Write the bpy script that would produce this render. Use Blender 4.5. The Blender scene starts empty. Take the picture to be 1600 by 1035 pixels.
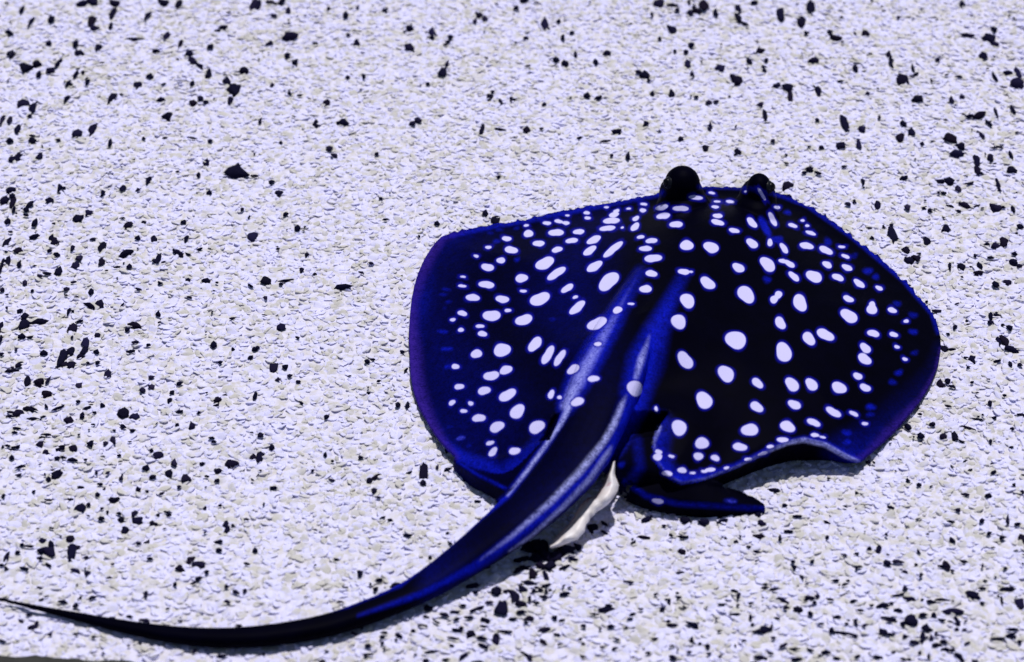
import bpy, bmesh, math, random
import numpy as np
from mathutils import Vector, Matrix, noise as mnoise
from mathutils.geometry import delaunay_2d_cdt

R = math.radians
random.seed(7)
rng = np.random.default_rng(7)
scene = bpy.context.scene
COL = scene.collection

# ------------------------------------------------------------------ camera
PITCH = R(35.0); DIST = 1.82; LENS = 85.0
W, H = 1600.0, 1035.0
F = W * LENS / 36.0
CAM = np.array([0.0, -DIST * math.cos(PITCH), DIST * math.sin(PITCH)])
FWD = np.array([0.0, math.cos(PITCH), -math.sin(PITCH)])
UP = np.array([0.0, math.sin(PITCH), math.cos(PITCH)])
RIGHT = np.array([1.0, 0.0, 0.0])
cd = bpy.data.cameras.new('camera'); cam = bpy.data.objects.new('camera', cd); COL.objects.link(cam)
cd.lens = LENS; cd.sensor_width = 36.0; cd.clip_start = 0.05; cd.clip_end = 200.0
cam.location = CAM; cam.rotation_euler = (math.pi / 2 - PITCH, 0, 0)
scene.camera = cam
cd.dof.use_dof = True; cd.dof.focus_distance = 1.82; cd.dof.aperture_fstop = 7.5

# ------------------------------------------------------------------ sky, sun, exposure
SUN_EL, SUN_AZ = R(76.0), R(20.0)          # azimuth from +Y towards +X: light comes from beyond, a little right
world = bpy.data.worlds.new('World'); scene.world = world; world.use_nodes = True
wn = world.node_tree.nodes; wl = world.node_tree.links
bg = wn.get('Background') or wn.new('ShaderNodeBackground')
sky = wn.new('ShaderNodeTexSky'); sky.sky_type = 'NISHITA'; sky.sun_disc = False
sky.sun_elevation = SUN_EL; sky.sun_rotation = SUN_AZ
wl.new(sky.outputs[0], bg.inputs[0]); bg.inputs[1].default_value = 0.05
sd = bpy.data.lights.new('sun', 'SUN'); sun = bpy.data.objects.new('sun', sd); COL.objects.link(sun)
sd.energy = 3.3; sd.angle = R(1.0); sd.color = (1.0, 0.97, 0.93)
to_sun = Vector((math.sin(SUN_AZ) * math.cos(SUN_EL), math.cos(SUN_AZ) * math.cos(SUN_EL), math.sin(SUN_EL)))
sun.rotation_euler = to_sun.to_track_quat('Z', 'Y').to_euler()
sun.location = (0, 0, 3)
vs = scene.view_settings
vs.view_transform = 'Standard'; vs.look = 'None'; vs.gamma = 1.0; vs.exposure = 0.0; vs.use_curve_mapping = False

# ------------------------------------------------------------------ helpers
def unproj(px, py, z=0.0):
    """photo pixel -> world point at height z"""
    d = FWD + RIGHT * ((px - W / 2) / F) + UP * ((H / 2 - py) / F)
    t = (z - CAM[2]) / d[2]
    return CAM + d * t

def project(P):
    q = P - CAM
    w = q @ FWD
    return W / 2 + (q @ RIGHT) / w * F, H / 2 - (q @ UP) / w * F, w

def link(o, parent=None):
    COL.objects.link(o)
    if parent is not None: o.parent = parent
    return o

def mesh_obj(name, verts, faces, mat=None, parent=None, smooth=True):
    me = bpy.data.meshes.new(name)
    me.from_pydata([tuple(map(float, v)) for v in verts], [], [tuple(map(int, f)) for f in faces]); me.update()
    if smooth: me.polygons.foreach_set('use_smooth', [True] * len(me.polygons))
    if mat: me.materials.append(mat)
    return link(bpy.data.objects.new(name, me), parent)

def tag(o, label=None, cat=None, group=None, kind=None):
    if label: o['label'] = label
    if cat: o['category'] = cat
    if group: o['group'] = group
    if kind: o['kind'] = kind
    return o

def catmull(pts, n=8, closed=False):
    pts = np.asarray(pts, float); N = len(pts); out = []
    rngi = range(N) if closed else range(N - 1)
    for i in rngi:
        if closed: p0, p1, p2, p3 = pts[(i - 1) % N], pts[i], pts[(i + 1) % N], pts[(i + 2) % N]
        else: p0, p1, p2, p3 = pts[max(i - 1, 0)], pts[i], pts[i + 1], pts[min(i + 2, N - 1)]
        for k in range(n):
            t = k / n
            out.append(.5 * (2 * p1 + (p2 - p0) * t + (2 * p0 - 5 * p1 + 4 * p2 - p3) * t * t + (3 * p1 - p0 - 3 * p2 + p3) * t ** 3))
    if not closed: out.append(pts[-1])
    return np.array(out)

def seg_dist(P, poly, closed=False):
    """distance of points P(n,2) to a polyline; returns (dist, parameter 0..1)"""
    P = np.asarray(P); best = np.full(len(P), 1e9); par = np.zeros(len(P))
    m = len(poly) if closed else len(poly) - 1
    for i in range(m):
        a = poly[i]; b = poly[(i + 1) % len(poly)]; ab = b - a
        t = np.clip(((P - a) @ ab) / max(ab @ ab, 1e-12), 0, 1)
        d = np.hypot(*(P - a - t[:, None] * ab).T)
        k = d < best; best[k] = d[k]; par[k] = ((i + t) / m)[k]
    return best, par

def inside(P, poly):
    x, y = P[:, 0], P[:, 1]; c = np.zeros(len(P), bool); n = len(poly)
    for i in range(n):
        x1, y1 = poly[i]; x2, y2 = poly[(i + 1) % n]
        if y1 == y2: continue
        k = ((y1 > y) != (y2 > y)) & (x < (x2 - x1) * (y - y1) / (y2 - y1) + x1)
        c ^= k
    return c

def sstep(a, b, x):
    t = np.clip((x - a) / (b - a), 0, 1); return t * t * (3 - 2 * t)

# ------------------------------------------------------------------ materials
def new_mat(name):
    m = bpy.data.materials.new(name); m.use_nodes = True
    nt = m.node_tree; b = nt.nodes.get('Principled BSDF')
    return m, nt, b
def nd(nt, t, **kw):
    n = nt.nodes.new(t)
    for k, v in kw.items(): setattr(n, k, v)
    return n
def ramp(nt, src, stops, interp='LINEAR'):
    r = nd(nt, 'ShaderNodeValToRGB'); r.color_ramp.interpolation = interp
    e = r.color_ramp.elements
    while len(e) < len(stops): e.new(0.5)
    for i, (p, c) in enumerate(stops): e[i].position = p; e[i].color = (*c, 1) if len(c) == 3 else c
    nt.links.new(src, r.inputs[0]); return r
def mix(nt, fac, a, b):
    m = nd(nt, 'ShaderNodeMix', data_type='RGBA')
    for sock, v in ((m.inputs[0], fac), (m.inputs[6], a), (m.inputs[7], b)):
        if isinstance(v, (tuple, list)): sock.default_value = (*v, 1)
        elif isinstance(v, (int, float)): sock.default_value = v
        else: nt.links.new(v, sock)
    return m.outputs[2]
def attr(nt, name):
    a = nd(nt, 'ShaderNodeAttribute'); a.attribute_name = name; return a.outputs['Fac']
def noise_tex(nt, scale, detail=3, rough=.5):
    tc = nd(nt, 'ShaderNodeTexCoord'); n = nd(nt, 'ShaderNodeTexNoise')
    n.inputs['Scale'].default_value = scale; n.inputs['Detail'].default_value = detail; n.inputs['Roughness'].default_value = rough
    nt.links.new(tc.outputs['Object'], n.inputs['Vector']); return n.outputs['Fac']
def bump(nt, b, h, strength, dist):
    k = nd(nt, 'ShaderNodeBump'); k.inputs['Strength'].default_value = strength; k.inputs['Distance'].default_value = dist
    nt.links.new(h, k.inputs['Height']); nt.links.new(k.outputs[0], b.inputs['Normal'])

LILAC = (0.73, 0.71, 0.94); WARM = (0.60, 0.57, 0.56)
M_sand, nt, b = new_mat('sand')
n1 = noise_tex(nt, 160, 4, .6)
r = ramp(nt, n1, [(.35, WARM), (.62, LILAC)])
nt.links.new(r.outputs[0], b.inputs['Base Color']); b.inputs['Roughness'].default_value = .9
b.inputs['Specular IOR Level'].default_value = .1
tc = nd(nt, 'ShaderNodeTexCoord'); vo = nd(nt, 'ShaderNodeTexVoronoi'); vo.feature = 'SMOOTH_F1'; vo.inputs['Scale'].default_value = 170
nt.links.new(tc.outputs['Object'], vo.inputs['Vector']); bump(nt, b, vo.outputs['Distance'], .5, .004)

M_gravel, nt, b = new_mat('pale_gravel')
oi = nd(nt, 'ShaderNodeObjectInfo'); ge = nd(nt, 'ShaderNodeNewGeometry')
def world_noise(scale, detail):
    mp = nd(nt, 'ShaderNodeMapping'); mp.inputs['Scale'].default_value = (.75, 1.0, .3); n = nd(nt, 'ShaderNodeTexNoise')
    nt.links.new(ge.outputs['Position'], mp.inputs['Vector']); nt.links.new(mp.outputs[0], n.inputs['Vector'])
    n.inputs['Scale'].default_value = scale; n.inputs['Detail'].default_value = detail; return n.outputs['Fac']
wnz = world_noise(115, 2)
k1 = nd(nt, 'ShaderNodeMath', operation='MULTIPLY_ADD'); nt.links.new(oi.outputs['Random'], k1.inputs[0]); k1.inputs[1].default_value = .26; nt.links.new(wnz, k1.inputs[2])
cl_ = world_noise(20, 3)
k2 = nd(nt, 'ShaderNodeMath', operation='MULTIPLY_ADD'); nt.links.new(cl_, k2.inputs[0]); k2.inputs[1].default_value = .34; nt.links.new(k1.outputs[0], k2.inputs[2])
k3 = nd(nt, 'ShaderNodeMath', operation='SUBTRACT'); nt.links.new(k2.outputs[0], k3.inputs[0]); k3.inputs[1].default_value = .17
r = ramp(nt, k3.outputs[0], [(.44, (.56, .54, .52)), (.56, (.63, .61, .68)), (.68, (.69, .68, .95)), (1.0, (.78, .76, 1.0))])
nt.links.new(r.outputs[0], b.inputs['Base Color']); b.inputs['Roughness'].default_value = .8
b.inputs['Specular IOR Level'].default_value = .1

M_dark, nt, b = new_mat('dark_pebble')
oi = nd(nt, 'ShaderNodeObjectInfo')
r = ramp(nt, oi.outputs['Random'], [(0, (.003, .003, .014)), (.45, (.005, .005, .036)), (.75, (.010, .005, .014)), (1.0, (.018, .016, .075))])
n1 = noise_tex(nt, 300, 3, .6)
n2 = noise_tex(nt, 37, 2, .5); r2 = ramp(nt, n2, [(.52, (.004, .004, .012)), (.70, (.045, .035, .085))])
c = mix(nt, n1, r.outputs[0], r2.outputs[0])
nt.links.new(c, b.inputs['Base Color']); b.inputs['Roughness'].default_value = .7
b.inputs['Specular IOR Level'].default_value = .02
bump(nt, b, n1, .3, .001)

M_skin, nt, b = new_mat('ray_skin')
nz = noise_tex(nt, 70, 4, .6); nf = noise_tex(nt, 650, 3, .6); nm = noise_tex(nt, 190, 3, .6)
base = mix(nt, nz, (.0003, .0003, .0016), (.0009, .0007, .0075))
def jitter(name, amp):
    # attribute times a grain that varies by +-amp, so bare skin stays bare
    m = nd(nt, 'ShaderNodeMapRange'); a2 = nd(nt, 'ShaderNodeMath', operation='MULTIPLY_ADD'); nt.links.new(nf, a2.inputs[0]); a2.inputs[1].default_value = .6
    a3 = nd(nt, 'ShaderNodeMath', operation='MULTIPLY'); nt.links.new(nm, a3.inputs[0]); a3.inputs[1].default_value = .4; nt.links.new(a3.outputs[0], a2.inputs[2])
    nt.links.new(a2.outputs[0], m.inputs[0]); m.inputs[1].default_value = .36; m.inputs[2].default_value = .64
    m.inputs[3].default_value = 1 - amp; m.inputs[4].default_value = 1 + amp
    k = nd(nt, 'ShaderNodeMath', operation='MULTIPLY'); k.use_clamp = True
    nt.links.new(attr(nt, name), k.inputs[0]); nt.links.new(m.outputs[0], k.inputs[1]); return k.outputs[0]
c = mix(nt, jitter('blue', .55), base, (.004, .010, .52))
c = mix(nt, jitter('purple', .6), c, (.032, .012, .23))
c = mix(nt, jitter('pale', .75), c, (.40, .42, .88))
sdf = attr(nt, 'spot_distance')
mr = nd(nt, 'ShaderNodeMapRange'); mr.interpolation_type = 'SMOOTHSTEP'
nt.links.new(sdf, mr.inputs[0]); mr.inputs[1].default_value = 5.0; mr.inputs[2].default_value = 0.0; mr.inputs[3].default_value = 0; mr.inputs[4].default_value = .8
c = mix(nt, mr.outputs[0], c, (.006, .006, .34))
mr = nd(nt, 'ShaderNodeMapRange'); mr.interpolation_type = 'SMOOTHSTEP'
nt.links.new(sdf, mr.inputs[0]); mr.inputs[1].default_value = .9; mr.inputs[2].default_value = -.9
c = mix(nt, mr.outputs[0], c, (.60, .57, .94))
nt.links.new(c, b.inputs['Base Color']); b.inputs['Roughness'].default_value = .55
b.inputs['Specular IOR Level'].default_value = .012
bump(nt, b, nz, .12, .0015)

M_eye, nt, b = new_mat('eye_black'); b.inputs['Base Color'].default_value = (.002, .002, .004, 1); b.inputs['Roughness'].default_value = .25; b.inputs['Specular IOR Level'].default_value = .15
M_iris, nt, b = new_mat('eye_iris'); b.inputs['Base Color'].default_value = (.006, .007, .012, 1); b.inputs['Roughness'].default_value = .35; b.inputs['Specular IOR Level'].default_value = .12
M_flesh, nt, b = new_mat('pale_flesh')
n1 = noise_tex(nt, 90, 4, .6)
r = ramp(nt, n1, [(.30, (.74, .66, .65)), (.60, (.82, .79, .84)), (.70, (.55, .30, .36))])
c = mix(nt, attr(nt, 'edge'), r.outputs[0], (.22, .05, .10))
nt.links.new(c, b.inputs['Base Color']); b.inputs['Roughness'].default_value = .45

M_kerb, nt, b = new_mat('grey_kerb')
n1 = noise_tex(nt, 120, 5, .65)
r = ramp(nt, n1, [(.3, (.018, .018, .016)), (.7, (.036, .035, .031))])
nt.links.new(r.outputs[0], b.inputs['Base Color']); b.inputs['Roughness'].default_value = .85
bump(nt, b, n1, .6, .002)

# ------------------------------------------------------------------ ground
def hills(x, y):
    return .0028 * mnoise.noise(Vector((x * 9, y * 9, 0))) + .0018 * mnoise.noise(Vector((x * 26, y * 26, 3)))
ax = np.concatenate([-np.geomspace(40, 1.3, 14), np.linspace(-1.2, 1.2, 121), np.geomspace(1.3, 40, 14)])
ay = np.concatenate([-np.geomspace(40, 1.1, 14), np.linspace(-1.0, 1.2, 111), np.geomspace(1.3, 40, 14)])
gv = [(x, y, hills(x, y) if abs(x) < 3 and abs(y) < 3 else 0) for y in ay for x in ax]
nx = len(ax)
gf = [(j * nx + i, j * nx + i + 1, (j + 1) * nx + i + 1, (j + 1) * nx + i) for j in range(len(ay) - 1) for i in range(nx - 1)]
ground = tag(mesh_obj('sand_bed', gv, gf, M_sand), kind='structure')

# pale gravel lying over the bed: grains instanced by geometry nodes
gx = np.linspace(-.95, .95, 96); gy = np.linspace(-.56, 1.0, 79)
sv = [(x, y, hills(x, y)) for y in gy for x in gx]; nx = len(gx)
sf = [(j * nx + i, j * nx + i + 1, (j + 1) * nx + i + 1, (j + 1) * nx + i) for j in range(len(gy) - 1) for i in range(nx - 1)]
gravel = tag(mesh_obj('pale_gravel', sv, sf, M_gravel), 'pale lilac white gravel grains covering the bed around the ray', 'gravel', kind='stuff')
ng = bpy.data.node_groups.new('gravel_grains', 'GeometryNodeTree')
ng.interface.new_socket('Geometry', in_out='INPUT', socket_type='NodeSocketGeometry')
ng.interface.new_socket('Geometry', in_out='OUTPUT', socket_type='NodeSocketGeometry')
N = ng.nodes; L = ng.links
gi = N.new('NodeGroupInput'); go = N.new('NodeGroupOutput')
join = N.new('GeometryNodeJoinGeometry')
def grain_layer(density, smin, smax, flat, seed, sink):
    dp = N.new('GeometryNodeDistributePointsOnFaces'); dp.distribute_method = 'RANDOM'
    dp.inputs['Density'].default_value = density; dp.inputs['Seed'].default_value = seed
    L.new(gi.outputs[0], dp.inputs['Mesh'])
    ico = N.new('GeometryNodeMeshIcoSphere'); ico.inputs['Radius'].default_value = 1.0; ico.inputs['Subdivisions'].default_value = 3
    sp = N.new('GeometryNodeSetPosition'); L.new(ico.outputs['Mesh'], sp.inputs['Geometry'])
    pos = N.new('GeometryNodeInputPosition'); nz = N.new('ShaderNodeTexNoise'); nz.inputs['Scale'].default_value = 1.3; nz.inputs['Detail'].default_value = 2
    of = N.new('ShaderNodeVectorMath'); of.operation = 'ADD'; of.inputs[1].default_value = (seed * 3.1, seed * 1.7, 0)
    L.new(pos.outputs[0], of.inputs[0]); L.new(of.outputs[0], nz.inputs['Vector'])
    sub = N.new('ShaderNodeVectorMath'); sub.operation = 'SUBTRACT'; L.new(nz.outputs['Color'], sub.inputs[0]); sub.inputs[1].default_value = (.5, .5, .5)
    sc = N.new('ShaderNodeVectorMath'); sc.operation = 'SCALE'; sc.inputs['Scale'].default_value = 1.1; L.new(sub.outputs[0], sc.inputs[0])
    L.new(sc.outputs[0], sp.inputs['Offset'])
    ss = N.new('GeometryNodeSetShadeSmooth'); L.new(sp.outputs[0], ss.inputs['Geometry'])
    sm = N.new('GeometryNodeSetMaterial'); sm.inputs['Material'].default_value = M_gravel; L.new(ss.outputs[0], sm.inputs['Geometry'])
    rr = N.new('FunctionNodeRandomValue'); rr.data_type = 'FLOAT_VECTOR'; rr.inputs['Seed'].default_value = seed
    rr.inputs[0].default_value = (-.5, -.5, 0); rr.inputs[1].default_value = (.5, .5, 6.283)
    rs = N.new('FunctionNodeRandomValue'); rs.data_type = 'FLOAT_VECTOR'; rs.inputs['Seed'].default_value = seed + 50
    rs.inputs[0].default_value = (smin, smin * .75, smin * flat); rs.inputs[1].default_value = (smax, smax * .8, smax * flat)
    ip = N.new('GeometryNodeInstanceOnPoints')
    L.new(dp.outputs['Points'], ip.inputs['Points']); L.new(sm.outputs[0], ip.inputs['Instance'])
    L.new(rr.outputs[0], ip.inputs['Rotation']); L.new(rs.outputs[0], ip.inputs['Scale'])
    tr = N.new('GeometryNodeTranslateInstances'); tr.inputs['Translation'].default_value = (0, 0, sink); tr.inputs['Local Space'].default_value = False
    L.new(ip.outputs[0], tr.inputs[0]); L.new(tr.outputs[0], join.inputs[0])
grain_layer(24000, .0026, .0054, .26, 1, -.0002)
grain_layer(30000, .0013, .0030, .36, 2, .0003)
L.new(join.outputs[0], go.inputs[0])
gravel.modifiers.new('grains', 'NODES').node_group = ng

# ------------------------------------------------------------------ the ray
# disc outline: photo pixel + height of the fin edge above the bed
OUT = [(690,372,.006),(668,398,.005),(652,432,.005),(643,470,.005),(639,515,.005),(640,555,.005),(642,592,.005),(651,628,.0055),(666,658,.006),(686,688,.008),
       (712,714,.011),(742,730,.016),(785,738,.022),(815,719,.028),(848,684,.034),(868,648,.042)]
NOTCH = [(900,640,.050),(960,640,.052),(1020,640,.048)]
OUT2 = [(1046,642,.042),(1030,668,.038),(1022,692,.034),(1025,716,.032),(1040,741,.030),(1066,755,.024),(1102,748,.023),(1150,730,.023),(1195,708,.025),(1230,693,.027),
        (1256,688,.027),(1290,696,.022),(1320,713,.014),(1340,721,.011),(1356,712,.008),(1398,674,.007),(1440,624,.007),(1462,582,.007),(1470,545,.007),(1466,512,.007),
        (1456,490,.007),(1440,470,.007),(1410,437,.007),(1370,401,.007),(1332,371,.007),(1300,345,.008),(1262,322,.009),(1220,306,.010),(1165,296,.011),(1100,294,.011),
        (1040,302,.011),(990,312,.011),(930,323,.011),(880,331,.011),(830,343,.011),(770,353,.010),(728,360,.010)]
ctrl = OUT + NOTCH + OUT2
NS = 14
op = catmull(ctrl, NS, True)
for i in range((len(OUT) + len(NOTCH) + 21) * NS, len(op)):
    rag = 1.5 if op[i, 0] > 1200 else .55
    op[i, 1] += rag * (5.0 * mnoise.noise(Vector((op[i, 0] * .07, op[i, 1] * .07, 2))) + 5.0 * mnoise.noise(Vector((op[i, 0] * .16, 5, 1))))
op3 = np.array([unproj(p[0], p[1], p[2]) for p in op])
poly = op3[:, :2]
n_rim0 = (len(OUT) - 1) * NS; n_rim1 = (len(OUT) + len(NOTCH)) * NS
rim_idx = np.array([i for i in range(len(poly)) if not (n_rim0 <= i < n_rim1)])
# body axis on the ground
EYE_L, EYE_R = (1066, 288), (1186, 290)
head = unproj(1140, 300, .05)[:2]; tailb = unproj(945, 628, .07)[:2]
axd = (head - tailb) / np.linalg.norm(head - tailb); axn = np.array([axd[1], -axd[0]])
def body_top(P):
    d, _ = seg_dist(P, np.concatenate([poly[n_rim1:], poly[:n_rim0 + 1]]))
    D = np.hypot(P[:, None, 0] - poly[None, ::4, 0], P[:, None, 1] - poly[None, ::4, 1]) + 1e-4
    w = 1 / D ** 3; ez = (w * op3[None, ::4, 2]).sum(1) / w.sum(1)
    q = P - tailb; s = q @ axd; l = q @ axn; Ln = np.linalg.norm(head - tailb)
    dome = .030 * (1 - np.exp(-(d / .075) ** 1.4))
    along = sstep(-.06, .05, s) * (1 - sstep(Ln - .07, Ln + .06, s))
    ridge = .020 * np.exp(-(l / .050) ** 2) * along + .012 * np.exp(-(l / .034) ** 2) * sstep(.22, .02, s)
    ridge *= sstep(0, .05, d)
    dn, _ = seg_dist(P, poly[n_rim0:n_rim1 + 1]); soft = .12 + .88 * sstep(0, .085, dn); dome = dome * soft; ridge = ridge * soft
    ez2 = ez * np.exp(-(d / .11) ** 2) + .010 * (1 - np.exp(-(d / .11) ** 2))
    return ez2, d, ez2 + dome + ridge
# interior points
h = .005
xs = np.arange(poly[:, 0].min(), poly[:, 0].max(), h); ys = np.arange(poly[:, 1].min(), poly[:, 1].max(), h * .866)
G = np.array([(x + (h / 2 if j % 2 else 0), y) for j, y in enumerate(ys) for x in xs])
G = G[inside(G, poly)]
dd, _ = seg_dist(G, poly, True); G = G[dd > h * .55]
allp = np.concatenate([poly, G]); nb = len(poly)
res = delaunay_2d_cdt([Vector(p) for p in allp], [(i, (i + 1) % nb) for i in range(nb)], [], 1, 1e-7)
V2 = np.array([(v.x, v.y) for v in res[0]]); tris = [tuple(f) for f in res[2]]
ez, d, zt = body_top(V2)
edge_t = .0038
zb = np.maximum(ez * np.exp(-(d / .007) ** 2) - edge_t * .5, -.001)  # underside drops steeply: black skin stands in for shade under raised edges
zt = np.maximum(zt, zb + edge_t)
nv = len(V2)
verts = [(*p, z) for p, z in zip(V2, zt)] + [(*p, z) for p, z in zip(V2, zb)]
faces = list(tris) + [tuple(i + nv for i in reversed(t)) for t in tris]
ecount = {}
for t in tris:
    for a, b_ in ((t[0], t[1]), (t[1], t[2]), (t[2], t[0])): ecount[(a, b_)] = 1
for (a, b_) in list(ecount):
    if (b_, a) not in ecount: faces.append((b_, a, a + nv, b_ + nv))

def add_tube(verts, faces, C, wid, hei, seg=20, updir=None, power=2.0):
    """closed tube: centreline C(n,3), half widths, half heights, superelliptic section"""
    base = len(verts); n = len(C)
    for i in range(n):
        t = C[min(i + 1, n - 1)] - C[max(i - 1, 0)]; t = t / np.linalg.norm(t)
        side = np.cross(t, (0, 0, 1)); side /= np.linalg.norm(side); up = np.cross(side, t)
        for k in range(seg):
            a = 2 * math.pi * k / seg; ca, sa = math.cos(a), math.sin(a)
            x = math.copysign(abs(ca) ** (2 / power), ca) * wid[i]; z = math.copysign(abs(sa) ** (2 / power), sa) * hei[i]
            verts.append(tuple(C[i] + side * x + up * z))
    for i in range(n - 1):
        for k in range(seg):
            a = base + i * seg + k; b_ = base + i * seg + (k + 1) % seg
            faces.append((a, b_, b_ + seg, a + seg))
    faces.append(tuple(base + k for k in reversed(range(seg)))); faces.append(tuple(base + (n - 1) * seg + k for k in range(seg)))

# tail: pixel centreline, visible width in pixels, height above the bed
TAIL = [(1040,395,30,.040),(1014,450,64,.047),(988,505,86,.052),(962,560,94,.055),(938,625,96,.054),(905,705,88,.045),(862,762,80,.035),(800,818,72,.026),(735,868,58,.018),(680,906,48,.0135),(627,935,40,.011),
        (560,962,37,.0090),(500,980,35,.0080),(420,993,33,.0072),(344,997,30,.0064),(265,991,25,.0058),(187,978,19,.0052),(140,968,15,.0048),(94,958,11,.0044),(40,946,7,.0042),(-25,931,3,.004)]
tp = catmull(TAIL, 5)
C = np.array([unproj(a, b_, z) for a, b_, w_, z in tp])
scale = np.array([np.linalg.norm(c - CAM) / F for c in C])
# seen width of a flat section ~ w*cos(view): widths below are tuned for a section about half as high as wide
hw = tp[:, 2] * scale * .5 * 1.12; hh = hw * np.linspace(.60, .80, len(hw))
hw = hw * np.array([1 + .035 * mnoise.noise(Vector((i * .9, 3, 7))) for i in range(len(hw))])
add_tube(verts, faces, C, np.maximum(hw, .0012), np.maximum(hh, .0012), 24, power=2.6)

def add_fin(pts, th=.012):  # depth models the shade under each fin as a black side wall
    """closed lobe from pixel+height outline"""
    p = catmull(pts, 5, True); P3 = np.array([unproj(*q) for q in p]); c = P3.mean(0); c[2] += .004
    base = len(verts); n = len(P3)
    for dz in (.002, -th):
        verts.append(tuple(c + (0, 0, dz)))
        for q in P3: verts.append(tuple(q + (0, 0, dz)))
    for k in range(n):
        a = base + 1 + k; b_ = base + 1 + (k + 1) % n; o = n + 1
        faces.append((base, a, b_)); faces.append((base + o, b_ + o, a + o)); faces.append((a, a + o, b_ + o, b_))
add_fin([(985,690,.04),(962,735,.030),(972,757,.016),(1000,772,.014),(1040,783,.013),(1100,790,.012),(1150,792,.009),(1196,797,.004),(1176,778,.007),(1140,764,.016),(1090,735,.022),(1050,690,.034)])
add_fin([(708,719,.010),(735,741,.013),(765,756,.015),(796,768,.017),(838,735,.030),(862,690,.042),(800,705,.026),(750,716,.014)])

def add_ball(c, rad, seg=16, rings=10):
    base = len(verts); verts.append((c[0], c[1], c[2] + rad[2]))
    for i in range(1, rings):
        th = math.pi * i / rings
        for k in range(seg):
            a = 2 * math.pi * k / seg
            verts.append((c[0] + rad[0] * math.sin(th) * math.cos(a), c[1] + rad[1] * math.sin(th) * math.sin(a), c[2] + rad[2] * math.cos(th)))
    verts.append((c[0], c[1], c[2] - rad[2])); last = len(verts) - 1
    for k in range(seg):
        faces.append((base, base + 1 + k, base + 1 + (k + 1) % seg))
        faces.append((last, last - seg + (k + 1) % seg, last - seg + k))
    for i in range(rings - 2):
        for k in range(seg):
            a = base + 1 + i * seg + k; b_ = base + 1 + i * seg + (k + 1) % seg
            faces.append((a, a + seg, b_ + seg, b_))
add_ball(unproj(950, 678, .018), (.054, .030, .020)); add_ball(unproj(1000, 715, .014), (.030, .026, .015))
eyeL = unproj(1066, 287, .050); eyeR = unproj(1186, 293, .048)
add_ball(eyeL, (.0142, .0145, .0142)); add_ball(eyeL + (0, .004, -.012), (.018, .022, .014))
add_ball(eyeL + (.002, -.004, -.024), (.023, .027, .020)); add_ball(eyeR + (-.002, -.004, -.024), (.020, .026, .020))
add_ball(eyeR, (.0098, .0115, .0112)); add_ball(eyeR + (0, .004, -.012), (.015, .020, .014))

me = bpy.data.meshes.new('ray_shell'); me.from_pydata(verts, [], faces); me.update()
bm = bmesh.new(); bm.from_mesh(me); bmesh.ops.recalc_face_normals(bm, faces=bm.faces); bm.to_mesh(me); bm.free()
tmp = link(bpy.data.objects.new('ray_shell', me))
md = tmp.modifiers.new('r', 'REMESH'); md.mode = 'VOXEL'; md.voxel_size = .00125; md.adaptivity = 0
dg = bpy.context.evaluated_depsgraph_get()
rme = bpy.data.meshes.new_from_object(tmp.evaluated_get(dg)); bpy.data.objects.remove(tmp); bpy.data.meshes.remove(me)
# relax the voxel steps and roughen the fin edge a little
co = np.empty(len(rme.vertices) * 3); rme.vertices.foreach_get('co', co); co = co.reshape(-1, 3)
ed = np.empty(len(rme.edges) * 2, int); rme.edges.foreach_get('vertices', ed); ed = ed.reshape(-1, 2)
deg = np.bincount(ed.ravel(), minlength=len(co)).astype(float)[:, None]
def relax(co, lam):
    s = np.zeros_like(co)
    for k in range(3):
        s[:, k] = np.bincount(ed[:, 0], co[ed[:, 1], k], len(co)) + np.bincount(ed[:, 1], co[ed[:, 0], k], len(co))
    return co + lam * (s / deg - co)
for _ in range(6): co = relax(co, .6); co = relax(co, -.58)
rme.vertices.foreach_set('co', co.ravel()); rme.update()
nrm = np.empty(len(co) * 3); rme.vertices.foreach_get('normal', nrm); nrm = nrm.reshape(-1, 3)
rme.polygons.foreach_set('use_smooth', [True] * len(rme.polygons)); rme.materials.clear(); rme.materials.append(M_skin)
rme.name = 'ray_body'

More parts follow.
